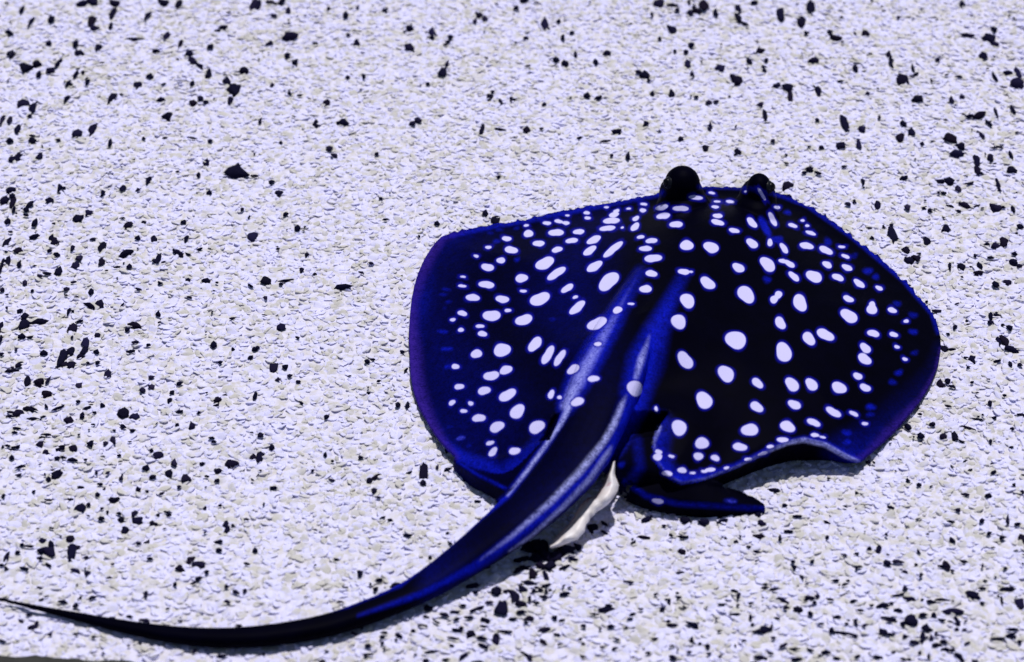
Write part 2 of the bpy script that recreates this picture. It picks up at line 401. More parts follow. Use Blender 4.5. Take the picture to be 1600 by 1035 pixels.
# ---- skin pattern: spots read from the photo (tile origin, zoom, then x,y,w,h,angle[,strength])
SPOTS = [((620,320,4.313), """740,230,64,32,0 617,288,50,26,5,.6 770,305,85,46,5 535,347,42,24,25,.6 702,376,60,38,8 612,423,80,50,10 887,195,60,50,5 872,140,46,20,-10,.5 1012,125,56,24,0 1090,112,60,24,8 1140,124,52,24,5 1150,73,34,12,0,.6 1075,188,98,44,0 1227,183,78,34,-8 1280,55,45,22,0 1285,90,40,22,0 957,262,80,38,-5 1180,242,78,34,-8 1080,303,74,36,-10 998,396,132,72,-20 1075,463,135,50,-32 840,496,90,52,-5 606,539,105,46,3 447,486,44,18,5,.6 440,548,60,18,4,.85 512,626,98,44,8 711,638,95,46,3 852,583,45,20,0,.9 964,637,130,80,-22 1150,563,88,42,-35 1203,623,44,26,-25,.7 1217,694,135,52,-38 748,713,42,24,0,.9 640,749,112,72,0 857,777,110,68,-15 442,732,66,34,8,.9 377,776,50,26,0,.6 560,819,56,24,3,.9 432,844,42,26,5,.9 577,870,64,36,3 932,940,112,66,-55 709,980,122,82,-20 537,1005,75,56,0 333,570,50,16,5,.25 310,607,40,16,0,.2 348,655,34,16,0,.2 320,697,26,16,0,.15 308,857,60,20,5,.3 340,972,60,22,0,.35 672,247,40,24,0,.25 690,168,40,20,0,.2 630,190,36,20,0,.15 810,370,30,22,0,.25 808,158,30,18,0,.2 1048,772,34,24,0,.2"""),
((620,540,4.313), """1018,66,130,55,-60 1097,85,118,46,-58 1190,160,95,50,-28 637,205,100,60,-12 735,165,95,52,-22 395,142,60,44,5,.75 345,142,40,24,0,.35 420,278,76,46,-8,.75 588,305,82,54,-8 745,336,118,66,-32 372,386,56,40,-25,.6 498,391,36,30,0,.9 450,442,46,26,5,.9 812,446,118,76,-38 553,489,88,50,-10 674,549,104,64,-18 943,550,108,80,-18 360,550,46,18,-5,.2 430,625,56,22,-8,.4 483,678,34,16,-5,.2 628,658,62,26,-18,.95 648,718,78,40,-45 793,712,80,46,-15 1040,330,62,38,-75 1218,379,96,52,-15 1097,350,30,26,0"""),
((900,230,4.313), """805,340,98,28,4 915,309,44,16,8,.8 580,407,92,34,-12 707,414,102,34,2 590,464,92,40,-12 676,521,84,42,-3 458,385,44,18,5,.8 450,427,46,26,0 355,415,36,16,0,.7 205,406,44,14,0,.5 78,443,52,22,-3 84,475,54,20,4 272,432,40,26,-20 256,457,72,34,-12 240,496,108,40,-6 214,547,102,34,-8 312,543,30,16,-20,.6 403,482,46,30,-35 398,538,72,40,-50 22,569,72,34,-8 122,625,110,44,-25 92,699,106,44,-32 248,690,156,44,-38 124,806,126,52,-32 436,606,48,24,-5,.9 510,631,78,34,-8 470,684,90,34,2 518,750,112,50,-3 508,852,80,42,4 470,956,86,48,4 220,905,150,92,-38 746,662,98,62,0 911,677,112,66,14 950,367,42,14,3,.8 938,404,54,20,3 1038,368,58,20,10 956,464,66,30,8 953,507,86,36,18 1065,563,74,30,15 727,841,76,38,2 775,841,40,10,0,.6 1095,814,92,52,32 887,917,112,66,28 1142,300,22,18,0,.6"""),
((1140,240,4.313), """320,364,38,22,8,.9 390,398,40,20,5,.3 150,466,88,42,42 290,445,98,36,62 425,485,60,26,15 492,452,36,20,10,.5 523,487,38,20,5,.7 547,536,76,24,20 272,601,50,34,-80 367,640,82,36,52 662,597,40,40,0,.25 518,622,98,42,15 648,652,92,44,28 755,630,44,18,5,.9 782,694,54,24,22,.95 152,607,84,52,28 257,748,124,72,38 358,725,60,26,15 405,745,74,36,35 658,750,74,38,30 792,770,80,36,25 60,772,90,54,28 570,830,110,72,32 434,830,86,40,45 730,835,78,42,25 252,850,50,30,20,.25 873,877,92,38,38 932,793,60,30,-10,.3 985,832,40,24,10,.3 1008,908,56,26,28,.8 800,980,76,38,18 110,950,130,92,58 840,690,30,30,0,.15 215,272,110,26,60,.75 235,490,120,40,60,.35 320,580,60,40,0,.3"""),
((1200,440,3.45), """172,115,100,64,58 33,97,42,42,0 56,72,40,40,0 431,94,62,36,18 437,187,94,62,28 560,150,60,50,0 562,125,34,34,0 669,155,54,26,15 745,214,32,24,0,.5 783,272,34,22,0,.3 66,224,72,48,50 220,308,76,56,45 308,287,94,52,25 568,280,62,36,12 677,286,44,26,15,.95 695,353,36,22,10,.7 738,419,36,22,10,.5 790,385,28,18,0,.2 525,360,62,44,40 520,418,80,48,28 85,382,112,76,60 705,492,32,22,0,.35 671,543,34,20,0,.25 484,511,48,36,28 524,573,58,38,20,.9 130,556,86,58,38 235,556,82,50,42 383,573,88,54,30 143,665,76,42,30 353,705,84,38,30 463,713,50,22,28,.95 554,677,46,24,15,.3 551,718,36,20,0,.2 522,767,42,22,0,.6 105,782,90,52,20 246,760,72,34,25 252,828,48,20,8 295,840,44,14,15,.5 425,816,46,26,18,.3 425,866,44,26,0,.3 78,854,66,26,5 12,890,40,18,0 697,120,30,24,0,.2 783,182,34,24,0,.2"""),
((860,460,3.979), """290,183,128,64,-20 417,98,60,40,-12 502,60,44,14,0,.8 295,310,50,24,0,.9 267,525,76,36,0 852,41,98,78,32 797,171,104,78,45 838,411,116,76,58 1153,285,128,108,0 1092,495,114,84,62 956,660,106,94,40 1287,552,76,48,45 1282,700,82,56,28 1240,843,104,74,8 800,830,94,92,0 942,926,84,70,20 1177,949,92,46,4 920,1008,64,44,15 1025,1018,60,34,15 672,980,50,26,15 667,1012,56,44,10 753,1008,42,18,10 657,713,22,46,-10,.6 525,585,98,92,0"""),
((800,640,3.695), """897,370,62,30,3 982,351,56,30,12 1043,367,34,14,0 1145,348,66,22,-3 1108,358,36,16,0,.9 1238,338,34,16,-8,.8 1363,288,46,18,-8,.9 1450,254,66,16,-18,.9 843,530,72,28,12 1265,530,60,16,3,.4 1010,553,30,12,0,.3 632,320,30,24,0,.3""")]
def read_list(blocks, gap):
    out = []
    for (ox, oy, f), txt in blocks:
        for s in txt.split():
            v = [float(q) for q in s.split(',')]
            e = [ox + v[0] / f, oy + v[1] / f, v[2] / f, v[3] / f, v[4], v[5] if len(v) > 5 else 1.0]
            if any((e[0] - q[0]) ** 2 + (e[1] - q[1]) ** 2 < gap ** 2 for q in out): continue
            out.append(e)
    return out
spots = read_list(SPOTS, 3.5)
U, Vp, _ = project(co)
face = ((CAM - co) * nrm).sum(1) > 0
PX = np.stack([U, Vp], 1)
sdfv = np.full(len(co), 12.0); blue = np.zeros(len(co)); pale = np.zeros(len(co)); purple = np.zeros(len(co))
for x, y, w_, h_, a, st in spots:
    near = np.where(face & (abs(U - x) < 45) & (abs(Vp - y) < 45))[0]
    if not len(near): continue
    ca, sa = math.cos(R(a)), math.sin(R(a)); dx = U[near] - x; dy = Vp[near] - y
    p = dx * ca + dy * sa; q = -dx * sa + dy * ca
    wob = 1 + .07 * np.sin(np.arctan2(q, p) * 2 + x) + .05 * np.sin(np.arctan2(q, p) * 3 + y)
    ks = 1.0 if st >= .8 else (.82 if st >= .5 else 1.15)
    A, B = max(w_ / 2 * ks, 1.6), max(h_ / 2 * ks, 1.6)
    e = np.sqrt((p / A) ** 2 + (q / B) ** 2) / wob
    g = np.sqrt((p / A ** 2) ** 2 + (q / B ** 2) ** 2) + 1e-6
    s = np.where(e > .3, e * (e - 1) / (g * wob), -min(A, B) * (1 - e))
    if st >= .5: sdfv[near] = np.minimum(sdfv[near], s)
    else:
        k = 1 - sstep(-3.0, 3.5, s)
        blue[near] = np.maximum(blue[near], k * min(1, st * 1.8)); pale[near] = np.maximum(pale[near], (1 - sstep(-3, 1, s)) * max(0, st - .35) * 1.4)
# coloured fin margins, painted ridge highlights and the paler folds along the tail (pixel polylines: width, strength)
def band(pts, w_, st, soft=1.0, only=None):
    d_, t = seg_dist(PX, np.array(pts, float))
    s = np.interp(t, np.linspace(0, 1, len(st)), st) if isinstance(st, (list, tuple)) else st
    ww = np.interp(t, np.linspace(0, 1, len(w_)), w_) if isinstance(w_, (list, tuple)) else w_
    return np.where(face, s * (1 - sstep(0, 1, d_ / np.maximum(ww, .1))) ** soft, 0)
oo = op[:, :2]
on_disc = inside(PX, oo) | (seg_dist(PX, oo[::3], True)[0] < 2.0)
left_rim = [(728,360),(690,372),(668,398),(652,432),(643,470),(639,515),(640,555),(642,592),(651,628),(666,658),(686,688),(712,714)]
blue = np.maximum(blue, on_disc * band(left_rim, [40,60,52,60,62,58,52,50,50,45,42,34], [.14,.18,.16,.22,.32,.25,.2,.18,.2,.24,.24,.24]))
purple = np.maximum(purple, band(left_rim, [6,14,20,22,18,22,28,28,28,22,16,10], [.1,.5,.7,.55,.5,.8,.95,.95,.9,.85,.75,.5]))
blue = np.maximum(blue, on_disc * band([(686,690),(720,716),(785,738),(818,719),(850,684)], 22, [.5,.6,.6,.55,.3]))
blue = np.maximum(blue, band([(690,372),(770,353),(830,343),(930,323),(1035,302)], 9, [.5,.55,.45,.5,.4]))
blue = np.maximum(blue, band([(1092,292),(1165,294),(1220,306),(1262,322),(1332,371),(1410,437),(1456,490),(1466,520)], 6, [.35,.3,.4,.5,.5,.55,.5,.3]))
right_low = [(1470,545),(1462,582),(1440,624),(1398,674),(1356,714),(1330,718)]
blue = np.maximum(blue, band(right_low, [20,30,50,60,70,60], [.05,.06,.08,.14,.26,.32]))
purple = np.maximum(purple, band(right_low, [5,7,11,22,15,6], [.4,.45,.5,.6,.5,.2]))
rear = [(1030,668),(1022,692),(1025,716),(1040,741),(1066,755),(1102,748),(1150,730),(1195,708),(1230,693),(1256,688),(1290,696),(1320,713),(1342,721)]
blue = np.maximum(blue, on_disc * band(rear, [34,34,30,28,26,14,10,9,9,10,12,16,18], [.5,.6,.65,.7,.7,.65,.6,.6,.7,.8,.8,.8,.6]))
pale = np.maximum(pale, band(rear, [6,4,3,3,3,3,3,4,5,6,6,6,4], [.45,.3,.1,.1,.15,.2,.3,.5,.75,.8,.75,.7,.3]))
# painted highlights on the ridges beside spine and left tail edge; pale tail folds
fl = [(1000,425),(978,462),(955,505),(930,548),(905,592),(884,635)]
blue = np.maximum(blue, band(fl, [16,20,26,30,30,22], [.3,.55,.8,.95,.95,.85])); pale = np.maximum(pale, band(fl, [2,4,9,13,16,12], [0,.04,.2,.36,.48,.6]))  # left ridge highlight put into the skin colour
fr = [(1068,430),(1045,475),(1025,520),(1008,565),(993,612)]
blue = np.maximum(blue, band(fr, [16,20,30,40,34], [.25,.55,.75,.9,.9])); pale = np.maximum(pale, band([(1016,520),(1010,540),(1002,562),(994,590)], [3,6,9,7], [.0,.35,.65,.4]))  # right ridge highlight, likewise painted
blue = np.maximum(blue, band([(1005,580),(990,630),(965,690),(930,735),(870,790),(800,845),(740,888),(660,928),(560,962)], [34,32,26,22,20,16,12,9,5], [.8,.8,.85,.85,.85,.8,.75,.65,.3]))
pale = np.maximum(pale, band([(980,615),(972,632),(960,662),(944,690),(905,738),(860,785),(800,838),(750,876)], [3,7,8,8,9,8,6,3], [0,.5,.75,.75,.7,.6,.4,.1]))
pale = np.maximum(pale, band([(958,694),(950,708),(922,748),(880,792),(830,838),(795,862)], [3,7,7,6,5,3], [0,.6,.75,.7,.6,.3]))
pale = np.maximum(pale, band([(889,636),(876,662),(850,700),(822,738),(793,774)], [7,6,5,5,4], [.85,.85,.8,.7,.4]))  # left ridge highlight painted on down the tail
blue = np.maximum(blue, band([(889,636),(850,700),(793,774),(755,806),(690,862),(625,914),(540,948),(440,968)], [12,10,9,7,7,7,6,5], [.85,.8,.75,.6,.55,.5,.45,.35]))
blue = np.maximum(blue, band([(715,722),(745,742),(790,764)], 5, .7)); blue = np.maximum(blue, band([(975,752),(1010,776),(1060,788),(1130,792),(1195,796)], 7, [.5,.6,.5,.4,.4]))
blue = np.maximum(blue, band([(995,690),(1000,730),(985,752)], 14, .25))
# the left fin is faintly bluer than the right
lw = face * (1 - sstep(860, 1010, U)) * sstep(-5, 40, U - 640)
blue = np.maximum(blue, lw * (.07 + .05 * np.sin(U * .021 + 1.2 * np.sin(Vp * .017))))
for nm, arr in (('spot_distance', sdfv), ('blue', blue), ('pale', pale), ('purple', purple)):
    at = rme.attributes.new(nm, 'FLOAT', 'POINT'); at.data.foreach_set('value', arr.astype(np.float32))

ray = bpy.data.objects.new('stingray', None); ray.empty_display_size = .1; link(ray)
tag(ray, 'black stingray with white spots resting on pale gravel, long tail swept aside', 'stingray')
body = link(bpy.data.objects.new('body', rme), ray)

# eyes
def sphere_mesh(name, rad, mat, rough=0.0, sub=3, seed=0):
    bm = bmesh.new(); bmesh.ops.create_icosphere(bm, subdivisions=sub, radius=1.0)
    for v in bm.verts:
        k = 1 + rough * mnoise.noise(v.co * 1.6 + Vector((seed * 7.3, seed, 0)))
        v.co = Vector((v.co.x * rad[0], v.co.y * rad[1], v.co.z * rad[2])) * k
    m = bpy.data.meshes.new(name); bm.to_mesh(m); bm.free(); m.materials.append(mat)
    m.polygons.foreach_set('use_smooth', [True] * len(m.polygons)); return m
for c, s, off in ((eyeL, -1, (-.0085, -.004, .003)), (eyeR, 1, (.0052, -.003, .002))):
    e = link(bpy.data.objects.new('eye', sphere_mesh('eye', (.0062, .0062, .0058), M_iris)), ray); e.location = c + np.array(off)
    p = link(bpy.data.objects.new('pupil', sphere_mesh('pupil', (.0042, .0042, .0040), M_eye)), e); p.location = (s * .0030, -.0008, .0008)

# pale clasper hanging beside the tail root
CL = catmull([(957,722),(949,742),(941,759),(930,775),(917,779),(906,792),(889,818),(868,840),(858,854)], 5)
CR = catmull([(962,720),(961,742),(967,762),(952,786),(931,802),(919,816),(908,838),(888,849),(862,858)], 5)
cv, cf, ce = [], [], []; nr = len(CL); nc = 7
for side in (1, -1):
    for i in range(nr):
        for k in range(nc):
            u = k / (nc - 1); p = CL[i] * (1 - u) + CR[i] * u; t = i / (nr - 1)
            wob = 1.6 * mnoise.noise(Vector((i * .55, u * 2, 1))); p = p + np.array([wob, wob * .6])
            z = .026 * (1 - t) ** 1.2 + .0055 + side * (.0012 + .0042 * math.sin(math.pi * u)) + .0012 * mnoise.noise(Vector((i * .4, u * 5, 3)))
            cv.append(unproj(p[0], p[1], z)); ce.append(1 - min(1, u / .22))
for i in range(nr - 1):
    for k in range(nc - 1):
        a = i * nc + k; o = nr * nc
        cf.append((a, a + 1, a + nc + 1, a + nc)); cf.append((o + a, o + a + nc, o + a + nc + 1, o + a + 1))
    for k in (0, nc - 1):
        a = i * nc + k; o = nr * nc; f = (a, a + nc, o + a + nc, o + a); cf.append(f if k == 0 else f[::-1])
for i in (0, nr - 1):
    for k in range(nc - 1):
        a = i * nc + k; o = nr * nc; f = (a, o + a, o + a + 1, a + 1); cf.append(f if i == 0 else f[::-1])
clasp = mesh_obj('clasper', cv, cf, M_flesh, ray); clasp['label'] = 'pale pinkish white clasper under the tail root'
at = clasp.data.attributes.new('edge', 'FLOAT', 'POINT'); at.data.foreach_set('value', np.array(ce, np.float32) * .8)

# ------------------------------------------------------------------ grey kerb at the gravel's edge
ka = unproj(0, 1019, .012); kb = unproj(310, 1035, .012); kd = (kb - ka) / np.linalg.norm(kb - ka); kn = np.array([kd[1], -kd[0], 0])
kv, kf = [], []; T = np.arange(-.35, .75, .004)
for i, t in enumerate(T):
    p = ka + kd * t; p[2] = 0
    j = .0030 * mnoise.noise(Vector((t * 60, 0, 0))) + .0016 * mnoise.noise(Vector((t * 210, 4, 0)))
    jz = .0008 * mnoise.noise(Vector((t * 150, 9, 0)))
    for off, z in ((-.003, -.03), (-.003 + j, .004), (0 + j, .0095 + jz), (.003 + j * .6, .012 + jz), (.05, .0125), (.0535, .009), (.054, -.03)):
        kv.append(p + kn * off + np.array([0, 0, z]))
m7 = 7
for i in range(len(T) - 1):
    for k in range(m7 - 1): kf.append((i * m7 + k, i * m7 + k + 1, (i + 1) * m7 + k + 1, (i + 1) * m7 + k))
kf.append(tuple(range(m7))); kf.append(tuple((len(T) - 1) * m7 + k for k in reversed(range(m7))))
tag(mesh_obj('kerb', kv, kf, M_kerb), 'low dark grey kerb edging the gravel bed beyond the tail tip', 'kerb')

# ------------------------------------------------------------------ dark pebbles, some packed in to stand for shade by the clasper (read from the photo: tile origin, zoom, x,y,w,h,angle)
PEB = [((0,0,3.98), """510,20,70,40,5 575,12,90,40,-5 710,20,60,40,0 698,80,36,70,10 1012,15,64,44,0 1105,25,50,50,-30 1580,25,40,60,20 137,70,26,44,15 320,130,40,36,-40 568,140,48,64,0 585,180,70,26,20 688,165,24,44,0 912,105,30,50,25 187,150,22,60,15 1040,212,38,54,15 65,213,60,22,15 840,238,100,18,-3 303,270,34,28,0 470,272,30,46,0 490,330,56,44,0 607,295,46,42,20 1120,265,24,70,5 1310,292,40,36,0 975,315,50,24,0 72,335,38,56,0 160,415,90,60,-35 225,395,70,40,-30 240,462,28,36,0 315,440,50,40,-20 362,395,26,60,30 470,465,26,46,20 518,455,40,20,50 540,520,26,40,0 422,530,22,44,20 930,475,44,32,10 853,520,44,50,-50 695,605,40,84,25 1195,510,28,28,0 1180,330,60,40,20 1195,375,100,30,25 1245,410,80,26,35 1300,445,40,60,-15 1515,435,66,36,-20 1410,495,44,56,-30 1455,550,80,74,0 1428,615,36,56,0 1000,615,50,28,0 1040,722,86,44,25 1198,625,52,36,30 1245,605,34,30,0 1278,628,40,22,20 410,628,30,46,20 145,645,66,46,15 200,680,40,60,-10 110,800,38,58,0 60,748,30,40,0 8,755,24,60,0 480,845,78,40,-30 570,810,40,66,15 60,880,44,30,0 200,885,56,36,40 115,970,40,60,10 80,985,44,36,0 248,972,38,46,0 685,897,22,44,0 1302,872,30,26,0 1282,993,34,50,15 1390,168,54,24,0"""),
((400,0,3.98), """15,25,36,60,0 95,20,70,24,5 155,18,50,40,-40 200,70,28,36,0 208,233,98,50,8 557,95,30,40,0 798,66,36,26,35 627,260,50,36,40 572,215,36,14,30 952,170,70,32,-18 957,298,78,40,-15 1098,193,44,46,-60 1095,228,28,26,0 1212,233,36,30,0 1195,262,34,22,0 1385,80,44,36,40 1422,105,36,30,-20 1362,120,24,34,25 197,348,40,36,0 242,388,40,30,-30 115,100,40,24,0 85,270,70,22,-20 1165,445,58,62,0 1188,395,22,40,20 570,484,28,24,0 672,485,24,36,-20 101,527,26,24,0 275,600,36,16,0 442,647,52,34,-40 373,766,46,42,0 540,762,72,44,-8 975,768,40,34,-10 1008,750,56,28,-5 1070,518,28,20,0 1450,598,46,36,5 1473,567,26,24,0 1520,630,20,34,-30 1585,615,20,34,0 1407,800,26,70,15 1520,805,70,16,8 453,930,44,34,10 486,971,44,24,-5 752,960,26,26,0 452,55,24,26,0 25,747,20,36,15 153,884,26,18,-15"""),
((800,0,3.98), """28,40,34,36,0 208,138,50,66,0 290,128,26,24,0 376,197,34,24,10 317,230,26,42,0 86,235,32,22,0 590,330,60,34,18 394,338,20,36,0 520,390,30,34,0 273,375,38,32,0 330,395,44,34,25 908,18,64,44,-10 873,90,20,32,0 1000,38,60,22,5 1030,65,30,36,20 1200,35,74,74,-20 1150,65,60,28,-15 1108,78,40,34,-20 1265,75,30,46,0 1405,45,34,70,0 1410,115,40,60,-15 1440,148,56,18,15 1505,14,44,30,0 1100,15,20,36,0 995,173,52,52,-30 918,237,20,26,0 1012,315,22,26,0 1112,278,40,36,-20 1080,320,34,30,0 1095,385,38,50,0 1120,455,24,40,-10 1295,415,60,44,0 1397,490,66,62,10 1540,313,60,28,5 1477,375,30,46,-10 1568,420,38,46,0 1580,372,26,30,0 825,465,60,46,10 785,455,40,24,20 852,500,34,20,45 993,572,36,56,12 872,575,24,30,25 465,596,40,34,0 542,612,50,24,-5 15,612,36,16,5 201,644,30,24,-20 93,808,42,42,0 181,811,26,20,0 655,820,70,36,3 832,770,44,28,-35 585,882,60,16,-5 1232,772,30,70,12 1225,630,38,26,0 1272,627,36,22,0 1145,598,30,18,0 1550,652,50,26,12 1573,715,30,70,0 1050,866,30,26,10 1201,922,46,36,0 1405,947,50,36,-40 720,972,26,44,15"""),
((1200,0,3.98), """78,75,40,90,5 272,38,60,76,0 205,130,56,70,-15 240,205,50,22,30 388,190,36,50,0 420,230,70,44,-10 606,197,48,34,10 815,98,22,22,0 1210,22,30,40,0 1235,220,80,24,5 1375,240,80,60,-10 1410,190,36,36,30 1415,275,60,20,25 290,377,72,36,0 543,428,30,48,-20 752,340,30,60,0 765,400,20,50,-15 838,502,76,58,25 900,430,18,50,0 925,470,40,22,15 1053,376,32,28,0 1340,345,48,44,-20 1550,435,44,60,0 1490,445,60,34,-20 1545,525,110,50,-20 1410,475,24,60,-15 60,525,60,30,-20 120,545,80,50,10 138,600,30,80,10 312,555,38,60,0 935,620,76,44,-20 1140,625,30,42,0 1208,604,30,24,0 1310,722,100,44,-5 1250,728,60,22,-5 1372,765,20,44,-40 475,762,46,90,-10 583,800,48,36,0 567,885,36,60,0 455,900,60,44,-20 335,920,34,26,0 32,882,30,24,-25 840,775,36,34,45 893,825,46,50,-10 817,862,56,40,-35 1130,865,90,60,25 1200,910,80,44,-20 1170,960,80,44,0 1330,840,30,60,-25 1298,1000,44,64,-5 1380,975,36,44,0 1512,960,20,50,0 957,898,26,20,-20 1418,700,18,60,-5 1522,680,22,50,-10 475,1027,34,16,0 620,578,24,20,0 305,748,24,22,0 115,962,20,16,0"""),
((0,260,3.98), """1477,36,140,74,0 65,140,54,34,15 25,215,70,40,-45 75,225,40,70,-10 85,270,20,40,0 75,185,34,30,0 370,132,28,52,-5 918,85,32,48,10 640,160,30,34,0 768,130,40,40,-30 855,140,36,20,-30 1233,40,24,30,0 1300,157,34,30,-30 1507,270,24,26,0 180,240,60,40,-45 163,270,36,30,-20 312,212,56,34,-15 480,315,60,50,-20 550,280,80,30,-32 46,342,38,34,-20 215,345,30,46,15 210,432,60,26,-8 42,460,30,60,30 112,517,70,30,25 340,455,64,44,30 318,432,30,36,0 309,523,34,24,0 358,545,44,20,10 452,508,30,36,0 640,492,46,64,10 634,588,36,46,0 790,363,60,44,-15 895,342,32,20,-10 855,446,34,26,0 958,452,38,46,10 1155,460,26,46,0 1143,347,36,30,0 577,445,36,18,0 780,546,86,40,-5 1112,547,80,40,10 1170,556,40,16,10 985,575,34,60,15 960,590,36,22,-20 1242,522,40,18,-15 803,622,34,28,-25 50,572,36,48,0 10,600,22,80,0 493,573,42,36,-20 470,610,50,44,-30 365,642,46,60,-15 290,664,46,22,0 118,605,26,40,0 153,717,26,32,-15 415,768,40,28,0 566,777,32,36,0 560,862,70,30,15 622,852,66,40,-25 995,720,60,18,25 1169,708,30,20,10 1284,714,50,32,0 1557,750,40,18,15 423,905,20,44,5 982,912,26,34,-40 118,900,34,30,0 155,930,70,32,20 145,990,80,62,-40 248,965,96,30,-10 450,993,46,50,10 838,975,84,36,5 790,1005,34,22,-20 5,1000,28,60,0 1565,422,60,54,-10 200,768,22,22,0 12,762,26,26,0"""),
((400,260,3.98), """93,103,36,28,0 140,165,48,46,-30 186,303,40,28,-15 257,383,34,38,20 316,541,28,28,0 285,641,30,34,0 62,715,78,50,25 190,712,90,14,-8 155,735,30,20,-20 62,822,40,20,45 158,1000,50,40,0 714,606,28,18,0 1124,356,34,26,15 1425,298,34,36,-20 1485,335,54,50,-20 775,196,24,20,0 138,511,22,14,0 365,669,26,16,0 1508,62,30,20,20"""),
((1200,260,3.98), """115,118,90,44,10 260,20,60,36,10 225,40,30,24,-30 310,40,40,18,10 595,82,24,40,10 843,70,46,26,5 678,240,42,56,0 500,232,40,24,-5 540,215,24,30,0 865,260,40,36,20 972,257,26,20,0 1010,270,30,30,0 1070,92,60,30,0 1130,85,70,44,20 1185,128,34,36,30 1256,98,60,20,-5 1092,160,34,18,0 1303,20,40,56,0 1330,40,30,20,0 1515,20,60,50,-10 1430,95,26,70,0 1440,140,20,36,0 1230,230,70,30,15 1415,257,66,46,-10 1465,253,30,18,0 1185,270,28,18,0 1525,265,22,40,0 770,368,22,26,0 775,425,52,90,-12 858,520,60,40,-25 875,585,60,48,0 920,565,50,50,-20 990,453,42,46,10 1110,380,56,48,-10 645,455,36,18,-15 1567,375,40,30,-10 1465,470,56,54,-20 1415,490,60,40,20 1360,483,34,14,0 1287,557,20,26,0 1318,612,30,40,-10 1310,655,56,30,0 1203,615,48,36,20 1130,620,20,50,10 1530,590,64,40,15 1565,615,36,22,20 1532,540,34,22,0 1488,717,46,40,-10 1415,735,40,36,20 1050,897,52,20,3 987,838,26,14,20 1383,940,26,50,8 1383,975,34,24,0 1505,1015,36,34,0 1462,993,26,18,0 1235,963,22,14,20"""),
((0,520,3.98), """135,35,46,30,10 190,36,46,16,-3 605,5,44,22,15 435,102,46,44,0 380,150,56,90,10 440,186,56,44,-5 400,185,50,40,0 532,45,50,60,0 525,95,40,60,15 495,130,70,24,-30 597,110,34,26,0 603,180,30,26,0 545,178,30,16,-20 270,130,50,30,10 5,60,20,60,0 8,140,26,24,0 117,207,46,30,-8 75,235,76,28,-5 168,300,40,66,-5 242,305,70,44,35 298,295,16,50,30 285,372,60,44,-15 670,240,38,54,0 490,322,48,30,-10 942,271,40,26,0 1328,68,38,40,0 1448,102,36,16,30 1582,98,36,24,-20 1372,187,30,22,10 885,353,34,30,0 1070,363,30,28,-30 1050,418,28,34,20 1352,413,46,36,10 1348,450,38,20,-5 1586,395,24,50,10 485,428,26,20,10 178,462,70,28,10 210,465,50,14,20 110,490,60,40,10 65,492,40,20,0 65,518,50,14,5 205,527,80,20,3 430,535,60,48,-15 510,513,26,36,10 545,468,46,22,-15 635,450,46,20,25 285,450,50,14,40 365,463,70,18,-20 770,492,70,56,-25 838,512,60,34,-30 762,577,26,36,-25 820,600,36,22,0 1190,572,52,32,-35 1235,492,32,18,-20 105,592,50,14,5 92,617,34,14,5 283,627,60,14,0 262,645,40,14,0 250,680,44,36,0 100,705,56,24,-5 45,700,30,14,0 285,735,56,40,20 455,710,58,40,-15 360,722,38,24,0 350,776,34,28,0 72,775,30,28,0 455,785,60,24,8 560,687,42,32,-25 657,683,34,28,0 740,752,26,14,0 985,750,60,42,10 940,722,32,20,35 1080,797,34,44,-20 1253,803,36,24,0 1437,803,72,46,-15 1354,842,52,34,0 906,833,44,34,0 1052,860,52,38,-20 945,884,54,32,-10 1150,898,66,48,-25 1110,950,26,24,0 1350,907,34,28,-10 1285,881,26,14,0 355,872,90,40,-30 300,907,30,30,0 752,898,24,30,0 500,950,40,16,5 620,930,32,16,0 857,962,32,26,-35 912,977,20,14,0 1007,990,34,18,-10 605,995,34,22,-15 705,1020,70,34,-5 1575,755,40,50,-30 118,888,40,18,-5 20,1012,20,28,0 437,1030,34,12,0 385,700,40,14,0"""),
((400,520,3.98), """18,757,50,80,10 110,205,44,50,-10 180,208,42,26,-15 135,286,40,20,-20 212,265,34,24,0 262,303,36,20,25 280,438,30,14,20 440,522,34,30,-10 690,172,32,26,0 908,106,26,20,0 765,292,28,14,0 698,371,22,16,0 882,452,30,32,20 942,452,24,40,15 28,636,40,26,-15 98,703,32,36,0 430,762,22,28,0 478,797,22,14,0 652,775,40,24,20 1042,870,46,90,0 1040,945,36,34,-10 955,877,40,18,-10 703,918,44,36,-20 745,897,66,24,-25 737,990,36,34,0 1193,863,44,20,-5 1128,850,18,34,10 108,961,40,22,0 350,852,22,16,0 1188,735,26,34,0 258,34,26,14,5 10,92,30,26,-20 5,390,24,50,10"""),
((1200,520,3.98), """1095,98,46,40,0 1140,105,50,10,0 1435,50,30,60,15 1475,60,50,70,-15 1510,110,80,36,5 1270,163,42,46,0 1425,183,44,16,-5 1568,211,34,24,0 1505,205,22,36,-20 1075,317,50,44,0 1115,307,36,36,0 1270,314,24,20,0 1470,391,24,16,0 1380,440,26,38,0 1408,524,36,20,-3 1120,456,40,14,5 1305,538,70,14,5 870,592,38,38,0 1028,575,44,26,-20 948,655,40,36,0 1088,650,48,34,-25 1163,645,40,50,-10 1205,680,44,16,20 1250,593,96,22,14 1518,595,26,18,0 1383,680,20,34,15 945,511,26,14,0 630,800,36,22,-20 1403,864,36,20,-5 940,940,28,24,0 555,987,22,16,0 1370,1013,42,26,0 1583,985,24,22,0 1575,510,44,22,0 35,970,70,24,8 1530,942,26,18,-30 1515,708,26,12,0"""),
